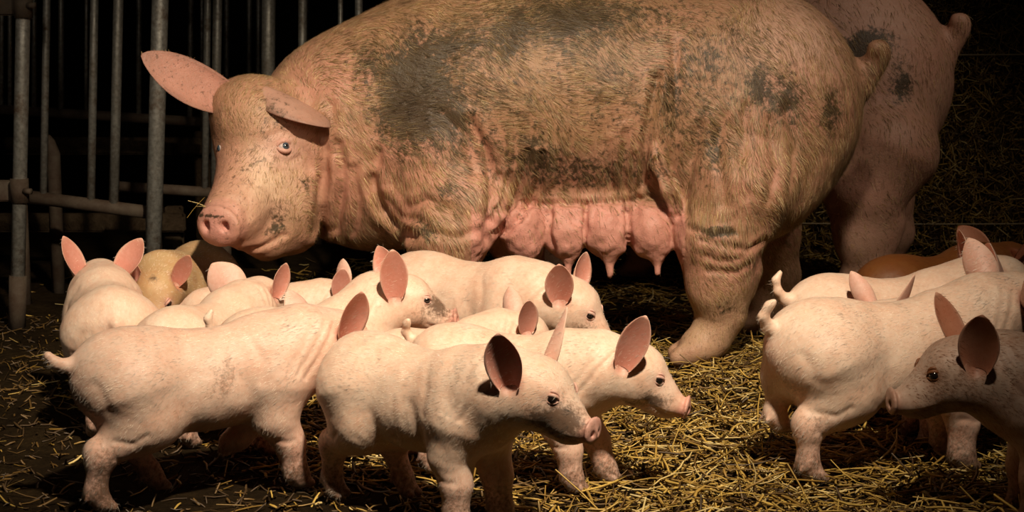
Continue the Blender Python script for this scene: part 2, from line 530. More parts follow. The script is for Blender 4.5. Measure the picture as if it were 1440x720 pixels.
# ------------------------------------------------------------------ straw
PAL = np.array([(.66, .44, .10), (.52, .33, .07), (.78, .60, .24), (.34, .20, .04), (.17, .095, .025), (.07, .04, .015)])
def stalks(n, place, lmin, lmax, wid, tilt, pal_p, segs=3, bend=.25):
    """flat split straw stalks; place(n) -> positions (n,3), frames e1,e2,nrm"""
    P, E1, E2, NN = place(n)
    L = rng.uniform(lmin, lmax, n) * rng.choice([1, 1, .55], n); Wd = wid * rng.uniform(.5, 1.3, n)
    th = rng.uniform(0, 2 * math.pi, n); el = rng.normal(0, tilt, n)
    D = (np.cos(th) * np.cos(el))[:, None] * E1 + (np.sin(th) * np.cos(el))[:, None] * E2 + np.abs(np.sin(el))[:, None] * NN
    S = np.cross(D, NN); S /= np.linalg.norm(S, axis=1)[:, None] + 1e-9
    U = np.cross(S, D)
    ro = rng.uniform(-.9, .9, n)
    S, U = S * np.cos(ro)[:, None] + U * np.sin(ro)[:, None], U * np.cos(ro)[:, None] - S * np.sin(ro)[:, None]
    bd = rng.normal(0, bend, n) * L; bs = rng.normal(0, bend, n) * L
    Vs = []
    for k in range(segs + 1):
        t = k / segs - .5
        c = P + D * (L * t)[:, None] + U * (bd * (t * t - .08))[:, None] + S * (bs * (t * t - .08))[:, None]
        ww = (Wd * (1 - .5 * abs(t) * 1.2))[:, None]
        Vs += [c - S * ww, c + U * ww * .9, c + S * ww]
    V = np.stack(Vs, 1).reshape(-1, 3)
    m = 3 * (segs + 1); base = (np.arange(n) * m)[:, None]
    q = []
    for k in range(segs):
        a = 3 * k
        q += [[a, a + 3, a + 4, a + 1], [a + 1, a + 4, a + 5, a + 2], [a + 2, a + 5, a + 3, a]]
    Q = (base[:, :, None] + np.array(q)[None]).reshape(-1, 4)
    ci = rng.choice(len(PAL), n, p=pal_p); C = PAL[ci] * rng.uniform(.7, 1.15, (n, 1))
    return V, Q, np.repeat(C, m, axis=0)

def straw_density(x, y):
    """0..1 how deep the bedding lies: thick on the right and under the sow, thin to the left front"""
    d = 1 / (1 + np.exp(-(x + .12 - .35 * np.clip(3.2 - y, -1.0, 1)) * 6))
    d = np.maximum(d, .75 * np.exp(-((x + .28) / .22) ** 2 - ((y - 3.25) / .35) ** 2))
    return np.clip(.012 + .988 * d, 0, 1)
def ground_place(lo, hi, zs):
    def f(n):
        pts = np.zeros((0, 2))
        while len(pts) < n:
            c = rng.uniform(lo, hi, (2 * n, 2)); c = c[rng.random(len(c)) < straw_density(c[:, 0], c[:, 1])]
            pts = np.concatenate([pts, c])
        pts = pts[:n]
        z = ground_z(pts[:, 0], pts[:, 1]) + rng.uniform(0, 1, n) ** 1.5 * zs * straw_density(pts[:, 0], pts[:, 1]) + .002
        P = np.stack([pts[:, 0], pts[:, 1], z], 1)
        return P, np.tile([1., 0, 0], (n, 1)), np.tile([0, 1., 0], (n, 1)), np.tile([0, 0, 1.], (n, 1))
    return f
def dirt_place(lo, hi):
    def f(n):
        p = rng.uniform(lo, hi, (n, 2)); z = ground_z(p[:, 0], p[:, 1]) + .003
        return np.stack([p[:, 0], p[:, 1], z], 1), np.tile([1., 0, 0], (n, 1)), np.tile([0, 1., 0], (n, 1)), np.tile([0, 0, 1.], (n, 1))
    return f
def merge(parts):
    off = 0; VV = []; QQ = []; CC = []
    for V, Q, C in parts: VV.append(V); QQ.append(Q + off); CC.append(C); off += len(V)
    return np.concatenate(VV), np.concatenate(QQ), np.concatenate(CC)
V, Q, C = merge([
    stalks(9500, ground_place((-1.2, 2.3), (1.5, 4.2), .038), .03, .12, .0028, .20, [.24, .18, .12, .18, .16, .12]),
    stalks(9000, ground_place((-1.2, 2.3), (1.5, 4.2), .03), .012, .05, .0034, .4, [.18, .16, .10, .20, .20, .16], 2),
    stalks(9000, ground_place((-1.6, 4.0), (2.4, 6.0), .035), .04, .13, .0028, .2, [.22, .22, .12, .2, .14, .10], 2),
    stalks(5200, dirt_place((-1.6, 2.3), (.2, 4.8)), .010, .05, .0030, .5, [.01, .02, .0, .07, .40, .50], 2),
    stalks(260, ground_place((-.9, 2.3), (1.3, 3.4), .04), .08, .22, .003, .30, [.4, .25, .2, .15, 0, 0], 4, .5)])
o = mesh_obj('straw_bedding', V, [Q], M_STRAW, attrs={'col': C}, smooth=False)
o['kind'] = 'stuff'; o['label'] = 'loose golden straw bedding strewn over the dark dirt floor'; o['category'] = 'straw'

def bale(x0, x1, y0, y1, z0, z1, label, twz):
    t = empty('straw_bale', ((x0 + x1) / 2, (y0 + y1) / 2, z0), 0, label, 'straw bale', 'big square straw bales stacked behind the pigs')
    cx, cy = t.location[0], t.location[1]
    mb = MB(); 
    n = 34; m = 22
    mb.box((x0 - cx, y0 - cy + .02, 0), (x1 - cx, y1 - cy, z1 - z0), bev=.04)
    mb.build('compressed_block', M_BALE, t)
    def pl(k):
        X = rng.uniform(x0, x1, k) - cx; Z = rng.uniform(.0, z1 - z0, k)
        P = np.stack([X, np.full(k, y0 - cy) + .02 - rng.uniform(0, .03, k), Z], 1)
        return P, np.tile([1., 0, 0], (k, 1)), np.tile([0, 0, 1.], (k, 1)), np.tile([0, -1., 0], (k, 1))
    k = int((x1 - x0) * (z1 - z0) * 6500)
    V, Q, C = stalks(k, pl, .02, .11, .0022, .30, [.12, .18, .07, .23, .22, .18], 2)
    s = mesh_obj('straw_stalks', V, [Q], M_STRAW, t, attrs={'col': C}, smooth=False); s['kind'] = 'stuff'
    for z in twz:
        mb = MB(); pts = [(x - cx, y0 - cy - .012 + .004 * math.sin(9 * x), z - z0 + .004 * math.sin(3 * x)) for x in np.linspace(x0, x1, 14)]
        mb.tube(pts, .0028, 6); mb.build('twine', M_TWINE, t, True)
bale(.62, 1.95, 5.95, 6.85, 0, .62, 'pressed straw bale lying on the floor behind the rear sow legs', (.13,))
bale(.66, 1.98, 5.97, 6.87, .625, 1.25, 'pressed straw bale stacked on top, beside the rear sow tail', (.76,))
bale(1.99, 3.3, 5.93, 6.83, 0, .62, 'pressed straw bale on the floor at the outer end of the stack', (.13,))
bale(2.01, 3.32, 5.96, 6.86, .625, 1.25, 'upper straw bale at the outer end of the stack', (.76,))

# ------------------------------------------------------------------ fences of the pens
def pipe(px0, py0, px1, py1, Y, wpx, Y1=None):
    return at(px0, py0, Y), at(px1, py1, Y1 or Y), wpx / F_PX * Y / 2

def post(px_top, px_bot, Y, wpx, label, clamps=()):
    a = at(px_top, -60, Y); b = at(px_bot, 300, Y)
    d = (b - a) / (a[2] - b[2])
    foot = a + d * (a[2] + .03); top = a - d * .35
    t = empty('steel_post', (foot[0], foot[1], 0), 0, label, 'post')
    org = np.array([foot[0], foot[1], 0])
    r = wpx / F_PX * Y / 2
    mb = MB(); mb.tube([top - org, (top + foot) / 2 - org, foot - org], r, 20); mb.build('pipe', M_GALV, t, True)
    mb = MB(); mb.tube([foot - org + d * -.16, foot - org + d * -.001], [r * 1.22, r * 1.22], 20); mb.build('ground_sleeve', M_RUST, t, True)
    for py in clamps:
        z = at(px_top, py, Y)[2]; c = a + d * (a[2] - z) - org
        mb = MB(); mb.tube([c - [0, 0, .035], c + [0, 0, .035]], r * 1.28, 20)
        mb.tube([c + [r * .9, -r * .9, .0], c + [r * 2.0, -r * 1.3, .0]], .009, 8)
        mb.build('clamp', M_RUST, t, True)
    return t
post(34, 27, 4.62, 20, 'thick galvanised fence post at the outer edge, with a clamp ring', (268, 8))
post(227, 217, 4.90, 23, 'thick galvanised fence post behind the sow spreading ear')

def gate(name, label, Y, rails, bars, feet, cat='fence'):
    """rails: (px0,py0,px1,py1,w,mat) bars: (px_top,px_bot,py_bot,w)"""
    org = at(bars[0][0], 300, Y); org[2] = 0
    t = empty(name, org, 0, label, cat)
    for (x0, y0, x1, y1, wp, mt, *dy) in rails:
        a, b, r = pipe(x0, y0, x1, y1, Y, wp)
        if dy: a[1] += dy[0]; b[1] += dy[0]
        mb = MB(); mb.tube([a - org, (a + b) / 2 - org, b - org], r, 16); mb.build('rail', mt, t, True)
    for (xt, xb, yb, wp) in bars:
        a = at(xt, -70, Y); b = at(xb, yb, Y); r = wp / F_PX * Y / 2
        top = a + (a - b) * .12
        mb = MB(); mb.tube([top - org, (top + b) / 2 - org, b - org], r, 14)
        mb.build('upright_bar', M_GALV, t, True)
    # feet so the panel stands on the floor
    for x in feet:
        y = rails[0][1] + (rails[0][3] - rails[0][1]) * (x - rails[0][0]) / (rails[0][2] - rails[0][0]); a = at(x, y, Y); mb = MB(); mb.tube([a - org, np.array([a[0], a[1], -.03]) - org], .018, 12); mb.build('foot', M_RUST, t, True)
    return t
gate('pen_gate', 'galvanised pen gate with three stout uprights between the two thick posts', 4.98,
     [(26, 275, 212, 299, 19, M_RUST), (42, -66, 216, -66, 18, M_RUST)],
     [(67, 61, 279, 10.5), (134, 128, 286, 11.5), (168, 160, 290, 14)], (30, 212))
gate('pen_divider', 'rear pen divider of thin bars ending on a rusty rail', 5.9,
     [(-30, 152, 290, 172, 14, M_RUST), (-30, -66, 290, -66, 12, M_RUST)],
     [(3, 2, 156, 6), (14, 14, 154, 6), (48, 48, 158, 7), (86, 86, 162, 8), (122, 121, 165, 5), (196, 195, 168, 7.5), (269, 267, 172, 7.5)], (-25, 219))
gate('crate_panel', 'barred crate panel rising behind the sow neck and ear', 5.35,
     [(164, 262, 318, 272, 15, M_RUST), (250, -66, 530, -66, 15, M_RUST)],
     [(293, 288, 266, 10), (307, 302, 268, 13), (378, 376, 280, 19), (426, 424, 280, 12), (479, 478, 280, 7), (505, 503, 280, 11)], (218, 316))
gate('back_panel', 'thinnest bars of the panel deepest in the dark pen', 6.5,
     [(300, 210, 450, 214, 12, M_RUST), (300, -66, 450, -66, 12, M_RUST)],
     [(284, 284, 212, 5), (319, 319, 212, 7), (351, 350, 212, 7), (364, 363, 212, 7), (386, 385, 212, 5), (432, 430, 212, 6)], (304, 446))
# low boards and short stanchion deep in the pen
def board(px0, py0, px1, py1, hpx, Y, label):
    a = at(px0, py0, Y); b = at(px1, py1, Y); h = hpx / F_PX * Y
    org = np.array([(a[0] + b[0]) / 2, Y, 0]); t = empty('pen_board', org, 0, label, 'board')
    mb = MB(); mb.box((a[0] - org[0], -.02, a[2] - h), (b[0] - org[0], .02, a[2]), bev=.006); mb.build('plank', M_WOOD, t)
    for x in (a[0] + .05, b[0] - .05):
        mb = MB(); mb.box((x - org[0] - .03, .02, -.03), (x - org[0] + .03, .08, a[2] + .02), bev=.005); mb.build('upright', M_WOOD, t)
board(-60, 193, 300, 193, 24, 6.15, 'grimy wide board seen between the bars below the rear rail')
board(-60, 300, 260, 306, 26, 5.7, 'grimy low board near the floor behind the pen gate')
a = at(74, 190, 5.2); t = empty('stub_post', (a[0], a[1], 0), 0, 'short round-topped steel stub post behind the first gate bar', 'post')
mb = MB(); mb.tube([(0, 0, -.03), (0, 0, a[2] - .06), (-.01, 0, a[2] - .02), (-.015, 0, a[2])], [.022, .022, .016, .006], 14); mb.build('pipe', M_RUST, t, True)
a = at(0, 268, 4.66); b = at(34, 270, 4.62)
t = empty('gate_arm', (a[0] - .25, a[1], 0), 0, 'rusty flat gate arms meeting the outer fence post at its clamps', 'gate')
zt = at(10, 8, 4.64)[2]
mb = MB(); mb.box((0, -.02, zt - .028), (b[0] - a[0] + .25, .02, zt + .028), bev=.004); mb.build('arm', M_RUST, t)
mb = MB(); mb.box((0, -.02, a[2] - .03), (b[0] - a[0] + .23, .02, a[2] + .03), bev=.004); mb.build('arm', M_RUST, t)
mb = MB(); mb.tube([(.02, 0, a[2] + .9), (.02, 0, -.03)], .02, 12); mb.build('upright', M_RUST, t, True)

# ------------------------------------------------------------------ bristles: thin tapered hairs on a surface
def hairs(V, Q, N_, n, length, width, flow, dens, colors, lift=.25, jitter=.25, clump=.3, shade=None, lens=None):
    tri_a = V[Q[:, 0]]; e1 = V[Q[:, 1]] - tri_a; e2 = V[Q[:, 3]] - tri_a
    area = np.linalg.norm(np.cross(e1, e2), axis=1) * dens
    area = np.maximum(area, 0); pr = area / area.sum()
    f = rng.choice(len(Q), n, p=pr)
    u, v = rng.random(n), rng.random(n)
    P = tri_a[f] * ((1 - u) * (1 - v))[:, None] + V[Q[f, 1]] * (u * (1 - v))[:, None] + V[Q[f, 2]] * (u * v)[:, None] + V[Q[f, 3]] * ((1 - u) * v)[:, None]
    nn = N_[Q[f, 0]]
    D = flow(P, nn)
    k = 18.0
    D = D + clump * np.stack([np.sin(k * P[:, 0] * 1.3 + 2 * np.sin(k * P[:, 2])), np.zeros(n), np.sin(k * P[:, 2] + 3 * np.sin(k * .7 * P[:, 0]))], 1)
    D = D + rng.normal(0, jitter, (n, 3))
    D = D - nn * (D * nn).sum(1)[:, None]; D /= np.linalg.norm(D, axis=1)[:, None] + 1e-9
    T = D + nn * lift; T /= np.linalg.norm(T, axis=1)[:, None]
    L = length * rng.uniform(.5, 1.2, n)
    if lens is not None: L = L * lens[f]
    S = np.cross(T, nn); S /= np.linalg.norm(S, axis=1)[:, None] + 1e-9
    P0 = P - nn * .001
    mid = P0 + T * (L * .55)[:, None]; tip = P0 + (T * .5 + D * .5) * L[:, None]
    W = width * rng.uniform(.7, 1.2, n)[:, None]
    VV = np.stack([P0 - S * W, P0 + S * W, mid + S * W * .7, mid - S * W * .7, tip], 1).reshape(-1, 3)
    b = (np.arange(n) * 5)[:, None]
    QQ = b + np.array([[0, 1, 2, 3]]); TT = b + np.array([[3, 2, 4]])
    ci = rng.choice(len(colors), n); C = np.array(colors)[ci] * rng.uniform(.75, 1.15, (n, 1))
    if shade is not None: C = C * (1 - .8 * shade[Q[f, 0]])[:, None] * (.45 + 1.1 * vnoise(P, (55, 30, 30), 3))[:, None]
    return VV, QQ, TT, np.repeat(C, 5, axis=0)

def assemble(V, Q, extra):
    """append extra quads meshes; returns V,Q and slices"""
    sl = []
    for v, q in extra:
        sl.append(slice(len(V), len(V) + len(v))); Q = np.concatenate([Q, q + len(V)]); V = np.concatenate([V, v])
    return V, Q, sl

# ------------------------------------------------------------------ the sow
def build_sow(h, org, main=True):
    """sow in metres, facing -X, near flank towards -Y; org = ground point under her belly"""
    Y0 = 4.2
    A = lambda x, y, Yd: at(x, y, Yd)
    lo = (-.98, 3.66, -.03); hi = (1.08, 4.60, 1.08)
    v = Vol(lo, hi, h)
    v.ell(A(800, 138, Y0), (.64, .275, .315), .05)
    v.ell(A(600, 168, Y0), (.30, .245, .315), .08)
    v.ell(A(492, 190, Y0 - .03), (.25, .205, .265), .08)
    v.ell(A(1045, 152, Y0), (.31, .25, .32), .08)
    v.ell(A(700, 150, Y0), (.35, .26, .31), .05)
    v.ell(A(530, 275, Y0 - .03), (.17, .17, .14), .07)
    if not main:
        v.ell(A(1118, 165, Y0), (.18, .22, .22), .08); v.ell(A(1090, 215, Y0) + [0, -.10, 0], (.18, .14, .19), .07)
    for s, yy in ((-1, Y0 - .10), (1, Y0 + .10)):                      # hams and shoulders
        v.ell(A(1035, 225, Y0) + [0, s * .11, 0], (.215, .15, .215), .06)
        v.ell(A(612, 222, Y0) + [0, s * .145, 0], (.150, .13, .235), .04)
    hx = np.array([0 if main else .19, 0, 0]); hf = np.array([0 if main else .04, 0, 0])
    # legs: near hind, far hind, near front, far front
    v.chain([q + hx for q in (A(1035, 270, 4.02), A(1010, 335, 3.99), A(1012, 395, 3.99), A(1014, 440, 3.99), A(1000, 475, 3.98))], [.15, .105, .080, .058, .046], .035)
    v.cone(A(1045, 380, 4.0) + hx, A(1042, 402, 4.0) + hx, .047, .036, .03)
    v.ell(A(1000, 405, 3.95) + hx, (.05, .05, .06), .04)
    f = A(982, 490, 3.97) + hx; f[2] = .045; v.cone(A(1000, 475, 3.98) + hx, f, .046, .050, .03)
    for dy in (-.026, .026): v.cone(f + [0, dy, 0], f + [-.05, dy, -.02], .036, .026, .008)
    v.chain([q + hf for q in (A(1070, 270, 4.42), A(1078, 330, 4.42), A(1094, 385, 4.43), A(1078, 425, 4.43))], [.13, .09, .058, .048], .03)
    f = A(1068, 455, 4.43) + hf; f[2] = .04; v.cone(A(1078, 425, 4.43) + hf, f, .048, .046, .03)
    for dy in (-.024, .024): v.cone(f + [0, dy, 0], f + [-.045, dy, -.018], .034, .024, .008)
    v.chain([A(618, 225, 4.06), A(645, 290, 4.0), A(628, 340, 3.96), A(620, 400, 3.97), A(615, 450, 3.97)], [.16, .115, .095, .066, .055], .035)
    f = A(606, 480, 3.97); f[2] = .045; v.cone(A(615, 450, 3.97), f, .05, .052, .03)
    for dy in (-.026, .026): v.cone(f + [0, dy, 0], f + [-.05, dy, -.02], .036, .026, .008)
    v.chain([A(690, 260, 4.38), A(725, 330, 4.42), A(738, 385, 4.43), A(735, 425, 4.43)], [.13, .08, .055, .048], .03)
    f = A(728, 455, 4.43); f[2] = .04; v.cone(A(735, 425, 4.43), f, .046, .045, .03)
    for dy in (-.024, .024): v.cone(f + [0, dy, 0], f + [-.045, dy, -.018], .034, .024, .008)
    # head
    v.ell(A(368, 185, 4.02), (.118, .12, .135), .05)
    v.ell(A(345, 150, 4.03), (.09, .10, .075), .04)
    v.chain([A(372, 205, 4.0), A(352, 262, 3.93), A(330, 300, 3.85), A(314, 314, 3.80)], [.115, .078, .062, .053], .05)
    v.ell(A(398, 285, 4.0), (.092, .12, .125), .04)
    v.chain([A(415, 325, 4.0), A(375, 338, 3.92), A(345, 332, 3.86)], [.055, .045, .035], .03)
    v.ell(A(350, 165, 3.95), (.06, .05, .05), .05)
    n = nrm([-.36, -.90, -.22]); up = nrm(np.cross(np.cross(n, [0, 0, 1.]), n)); sd = np.cross(n, up)
    Rd = np.stack([sd, up, n], 1)
    disc = A(308, 318, 3.765)
    v.ell(disc, (.060, .053, .020), .010, Rd)
    for s in (-1, 1):
        q = disc + sd * s * .025 * -1 + up * .004 + n * .016
        v.ell(q, (.010, .0135, .03), .006, Rd, carve=True)
    v.cone(A(345, 350, 3.80), A(392, 340, 3.78), .010, .006, .012, carve=True)   # mouth corner
    # tail: raised, tip curled over
    v.chain([A(1160, 135, Y0), A(1203, 114, Y0 - .01), A(1228, 92, Y0 - .02), A(1238, 78, Y0 - .03), A(1237, 68, Y0 - .04), A(1229, 66, Y0 - .05)],
            [.10, .046, .026, .019, .016, .013], .03)
    # udder
    if main:
        v.ell(A(820, 292, 4.16), (.24, .17, .095), .05)
        for k, (px, tz) in enumerate(((735, 0), (795, 2), (853, 4), (915, 0))):
            for s in (-1, 1):
                c = A(px, 322, 4.03); c[1] = Y0 + s * .16
                if s > 0: c[0] += .02
                v.ell(c, (.062, .085, .078), .012)
                tpx = (741, 800, 858, 925)[k]
                b0 = A(tpx, 358, 4.0); t0 = A(tpx - 1, 384 + tz, 4.0)
                if s > 0: b0[1] = t0[1] = Y0 + .17
                v.cone(b0 + [0, 0, .02], b0 - [0, 0, .008], .034, .017, .022); v.cone(b0, t0, .014, .0085, .010)
        v.cone(A(950, 285, 4.02), A(958, 325, 4.02), .03, .022, .03)
        v.ell(A(945, 246, 3.93), (.014, .06, .034), .012, carve=True)     # hollow in front of the thigh
        v.chain([A(920, 215, 3.96), A(940, 265, 3.95), A(955, 310, 3.98)], [.018, .016, .014], .02)
    else:
        v.ell(A(820, 300, 4.2), (.22, .15, .06), .05)
        # vulva under the tail
        v.cone(A(1205, 165, Y0), A(1203, 190, Y0), .028, .022, .02)
    V, Q = v.surf(2)
    Nn = normals(V, Q)
    # skin folds pressed into the near flank (and mirrored flank)
    XZ = V[:, [0, 2]]
    def pl(pts, Yd): return [A(x, y, Yd)[[0, 2]] for x, y in pts]
    near = np.clip(-Nn[:, 1] * 2.2, 0, 1)
    F = [([(448, 175), (455, 215), (452, 270), (444, 330)], .018, .013, 3.93), ([(473, 205), (480, 255), (466, 328)], .012, .012, 3.93),
         ([(494, 240), (503, 285), (490, 335)], .008, .011, 3.93), ([(462, 150), (466, 180), (464, 215)], .007, .012, 3.93),
         ([(925, 110), (914, 160), (908, 205), (906, 262)], .015, .010, 3.93), ([(950, 60), (952, 120), (952, 190), (947, 235)], .007, .014, 3.93),
         ([(925, 225), (940, 262), (955, 305)], .010, .007, 3.93), ([(880, 185), (876, 235), (884, 285)], .008, .008, 3.93), ([(858, 200), (857, 240), (870, 285)], .006, .007, 3.93),
         ([(893, 215), (892, 255), (900, 283)], .009, .006, 3.93),
         ([(698, 328), (722, 290), (738, 245), (742, 215)], .012, .008, 3.93), ([(692, 312), (708, 280), (716, 245)], .010, .007, 3.93), ([(712, 330), (748, 288), (762, 240), (763, 215)], .010, .008, 3.93),
         ([(690, 295), (700, 270), (702, 245)], .007, .006, 3.93), ([(775, 285), (784, 250), (782, 215)], .006, .008, 3.93),
         ([(662, 170), (682, 210), (692, 255), (689, 305), (684, 335)], .014, .012, 3.92), ([(520, 255), (530, 290), (552, 318), (580, 330)], .016, .012, 3.93), ([(528, 215), (524, 262), (536, 300)], .009, .012, 3.93),
         ([(540, 280), (562, 305), (600, 310)], .008, .010, 3.93), ([(620, 160), (655, 190), (668, 240)], .006, .016, 3.92),
         ([(560, 335), (600, 322), (640, 330), (672, 322)], .007, .010, 3.92), ([(575, 292), (600, 280), (630, 290)], .006, .012, 3.92),
         ([(985, 336), (1020, 344), (1052, 352), (1078, 340)], .007, .008, 3.90), ([(985, 358), (1012, 366), (1040, 362)], .004, .006, 3.90), ([(995, 378), (1030, 384), (1056, 372)], .004, .007, 3.90),
         ([(975, 322), (1000, 330), (1030, 328)], .006, .008, 3.90), ([(988, 180), (972, 230), (966, 300)], .007, .011, 3.92), ([(1018, 165), (1010, 220), (1015, 285)], .006, .012, 3.92),
         ([(1050, 150), (1042, 210), (1046, 272)], .005, .012, 3.92), ([(1085, 170), (1090, 230), (1078, 280)], .006, .012, 3.92), ([(1110, 150), (1122, 200), (1112, 260)], .005, .012, 3.92),
         ([(775, 292), (772, 330), (780, 362)], .008, .007, 3.95), ([(825, 290), (823, 330), (822, 365)], .012, .006, 3.95), ([(886, 290), (885, 330), (890, 362)], .012, .007, 3.95),
         ([(700, 296), (760, 291), (830, 289), (905, 286)], .008, .007, 3.93),
         ([(378, 192), (396, 186), (416, 194), (428, 222), (430, 245)], .004, .006, 3.9), ([(388, 222), (404, 228), (420, 222)], .003, .005, 3.9),
         ([(345, 352), (368, 348), (398, 335)], .007, .006, 3.85), ([(330, 275), (345, 283), (352, 305)], .003, .006, 3.85), ([(360, 255), (350, 275), (356, 300)], .003, .007, 3.85)]
    D = np.zeros(len(V))
    XW = XZ + .012 * np.stack([fbm(V, 14, 3) - .5, fbm(V, 14, 9) - .5], 1)
    for pts, dep, wid, Yd in F:
        ds = seg_dist(XW, pl(pts, Yd))
        mod = .55 + .9 * vnoise(V, (18, 18, 18), 5)
        D -= mod * dep * np.exp(-(ds / wid) ** 2) - dep * .42 * np.exp(-((ds - wid * 2.1) / (wid * 1.3)) ** 2)
    # irregular vertical rucks over the lower flank, fanning towards the elbow
    fl = gauss(V[:, [0, 2]], A(815, 228, 3.93)[[0, 2]], (.17, .11))
    FV = V.copy(); FV[:, 0] += .25 * (V[:, 2] - .5) * np.clip((-.02 - V[:, 0]) / .1, 0, 1)
    D += fl * (.016 * (vnoise(FV, (44, 4, 6), 2) - .5) + .013 * (vnoise(FV, (90, 6, 10), 4) - .5))
    ham = gauss(V[:, [0, 2]], A(1040, 220, 3.93)[[0, 2]], (.16, .16))
    D += ham * .007 * (vnoise(V, (34, 5, 6), 6) - .5)
    sh = gauss(V[:, [0, 2]], A(600, 260, 3.93)[[0, 2]], (.12, .14))
    D += (.006 + .010 * sh) * (fbm(V, 11, 11) - .5) + .004 * (fbm(V, 34, 12) - .5)
    D += .016 * (fbm(V, 34, 14) - .5) * ((V[:, 2] < .40) & (V[:, 0] > -.1) & (V[:, 0] < .43))
    V = V + Nn * (D * near)[:, None] * (1 if main else .5)
    V = relax(V, Q, .35)
    # ears, eyelids
    extra = []; eye_parts = []
    ears = [(A(318, 143, 4.00), nrm(A(203, 92, 3.88) - A(322, 143, 4.0)), (.12, -.85, .35), .240, .055, .34, -.06, .008, 0.0),
            (A(372, 127, 3.955), nrm([.90, -.30, -.30]), (-.20, .25, -.93), .188, .060, .40, .20, .010, .0)]
    if not main: ears[0] = (ears[0][0], nrm([.35, .1, -.9]), (-.6, -.7, -.2)) + ears[0][3:]
    for px_, (b, ax, fr, L, W, cup, curl, th, fo) in enumerate(ears):
        extra.append(ear_mesh(b, ax, fr, L, W, cup, curl, th, 22, 17, fold=fo, blunt=4.5, sway=.25 if px_ > 0 else .55))
    for s, (px, py) in ((1, (400, 206)), (-1, (309, 208))):
        o0 = A(px, py, 3.55); dr = A(px, py, 3.9) - o0
        if s < 0: o0 = A(345, 208, 3.95) + [-.4, -.15, 0]; dr = np.array([.93, .36, 0])
        hp = v.hit(o0, dr); out = nrm(-dr + (np.array([.25, 0, .1]) if s > 0 else 0))
        c = hp - out * .006
        eye_parts.append((c, out))
        if s < 0: c = hp - out * .014; eye_parts[-1] = (c, out)
        for a0, a1, ti, tr in () if s < 0 else ((4, 176, .88, .0080), (-172, -8, .78, .0065)):
            vv, qq = lid_arc(c - out * (.003 if abs(ti) > 1 else 0), out, (.0, .1, 1), .0155, tr, a0, a1, ti, 13, 8)
            extra.append((vv, qq, None, None))
    nb = len(V)
    V, Q, sl = assemble(V, Q, [(e[0], e[1]) for e in extra])
    # colours
    base = np.tile([.37, .20, .11], (len(V), 1))
    pink = np.array([.60, .27, .20]); pale = np.array([.80, .60, .41])
    def blend(w, c): 
        nonlocal base
        base = base * (1 - w[:, None]) + np.array(c) * w[:, None]
    hz = V[:, 2]
    XZf = V[:, [0, 2]]
    nz = fbm(V, 9, 21, 4)
    blend(np.clip((nz - .46) * 5, 0, 1) * .55, pink)
    blend(np.clip((hz - .70) / .2, 0, 1) * .85, (.22, .135, .055))
    blend(gauss(XZf, A(800, 130, 3.93)[[0, 2]], (.26, .16)) * .85, (.27, .165, .07))
    blend(gauss(XZf, A(990, 190, 3.93)[[0, 2]], (.10, .14)) * .6, (.30, .175, .08))
    blend(gauss(XZf, A(1130, 60, 3.93)[[0, 2]], (.13, .12)) * .8, (.68, .44, .33))
    blend(gauss(XZf, A(800, 235, 3.93)[[0, 2]], (.20, .05)) * .6, (.50, .25, .18))
    blend(gauss(XZf, A(385, 255, 3.9)[[0, 2]], (.09, .11)) * .8, pale)
    blend(gauss(XZf, A(360, 150, 3.9)[[0, 2]], (.08, .06)) * .5, (.50, .30, .17))
    blend(gauss(V, A(402, 208, 3.88), (.05, .10, .045)) * .9, (.80, .52, .44))
    ud = np.clip((.425 + .012 * (fbm(V, 40, 5) - .5) - hz) / .03, 0, 1) * (V[:, 0] > -.10) * (V[:, 0] < .43) * (hz > .14) * main
    blend(ud * .95, (.68, .31, .25))
    blend(np.clip(1 - np.linalg.norm(V - disc, axis=1) / .075, 0, 1) ** .5 * .95, (.72, .34, .30))
    blend(np.clip((.25 - hz) / .15, 0, 1) * .6 * (hz < .25) * (1 - np.clip(ud, 0, 1)), (.62, .44, .28))
    blend(np.clip((.035 - hz) / .02, 0, 1) * .9, (.20, .14, .09))
    blend(gauss(XZf, A(480, 270, 3.93)[[0, 2]], (.07, .12)) * .6, pink)
    for e, s_ in zip(extra, sl):
        m = np.zeros(len(V)); m[s_] = 1
        if e[2] is not None:
            base[s_] = np.array([.46, .27, .20]); i_ = e[2]; base[s_] += i_[:, None] * np.array([.06, -.02, -.01])
            ed = e[3]; base[s_] = base[s_] * (1 - .55 * ed[:, None]) * (.75 + .5 * fbm(V[s_], 30, 8)[:, None]) 
        else: base[s_] = (.74, .44, .36)
    mud = np.zeros(len(V)); nr = np.concatenate([near, np.ones(len(V) - nb)])
    for (px, py, rx, rz, am) in ((588, 148, .11, .11, .85), (560, 120, .06, .06, .4), (640, 60, .16, .05, .42), (790, 25, .22, .07, .5), (505, 90, .05, .05, .3), (830, 245, .15, .05, .36), (745, 220, .06, .05, .25),
                                 (1178, 165, .032, .055, .62), (1105, 150, .05, .07, .40), (1010, 322, .042, .012, .9), (1000, 215, .04, .07, .42), (1065, 120, .03, .04, .4), (630, 265, .03, .03, .5),
                                 (395, 310, .03, .045, .45), (430, 260, .02, .03, .35), (360, 225, .06, .05, .25), (380, 160, .07, .05, .30), (308, 292, .04, .006, .7), (1055, 370, .03, .02, .3), (1020, 430, .05, .03, .25),
                                 (600, 320, .05, .03, .38), (945, 160, .03, .10, .25), (870, 110, .35, .2, .24), (1040, 90, .12, .12, .2), (700, 200, .15, .15, .15)):
        if not main and px < 1090: am *= .3
        mud += am * gauss(XZf, A(px, py, 3.93)[[0, 2]], (rx, rz)) * nr
    if not main:
        mud += .9 * gauss(V[:, [0, 2]], A(1130, 105, 3.93)[[0, 2]], (.05, .035)) * nr
        base = base * .5 + np.array([.62, .38, .30]) * .5
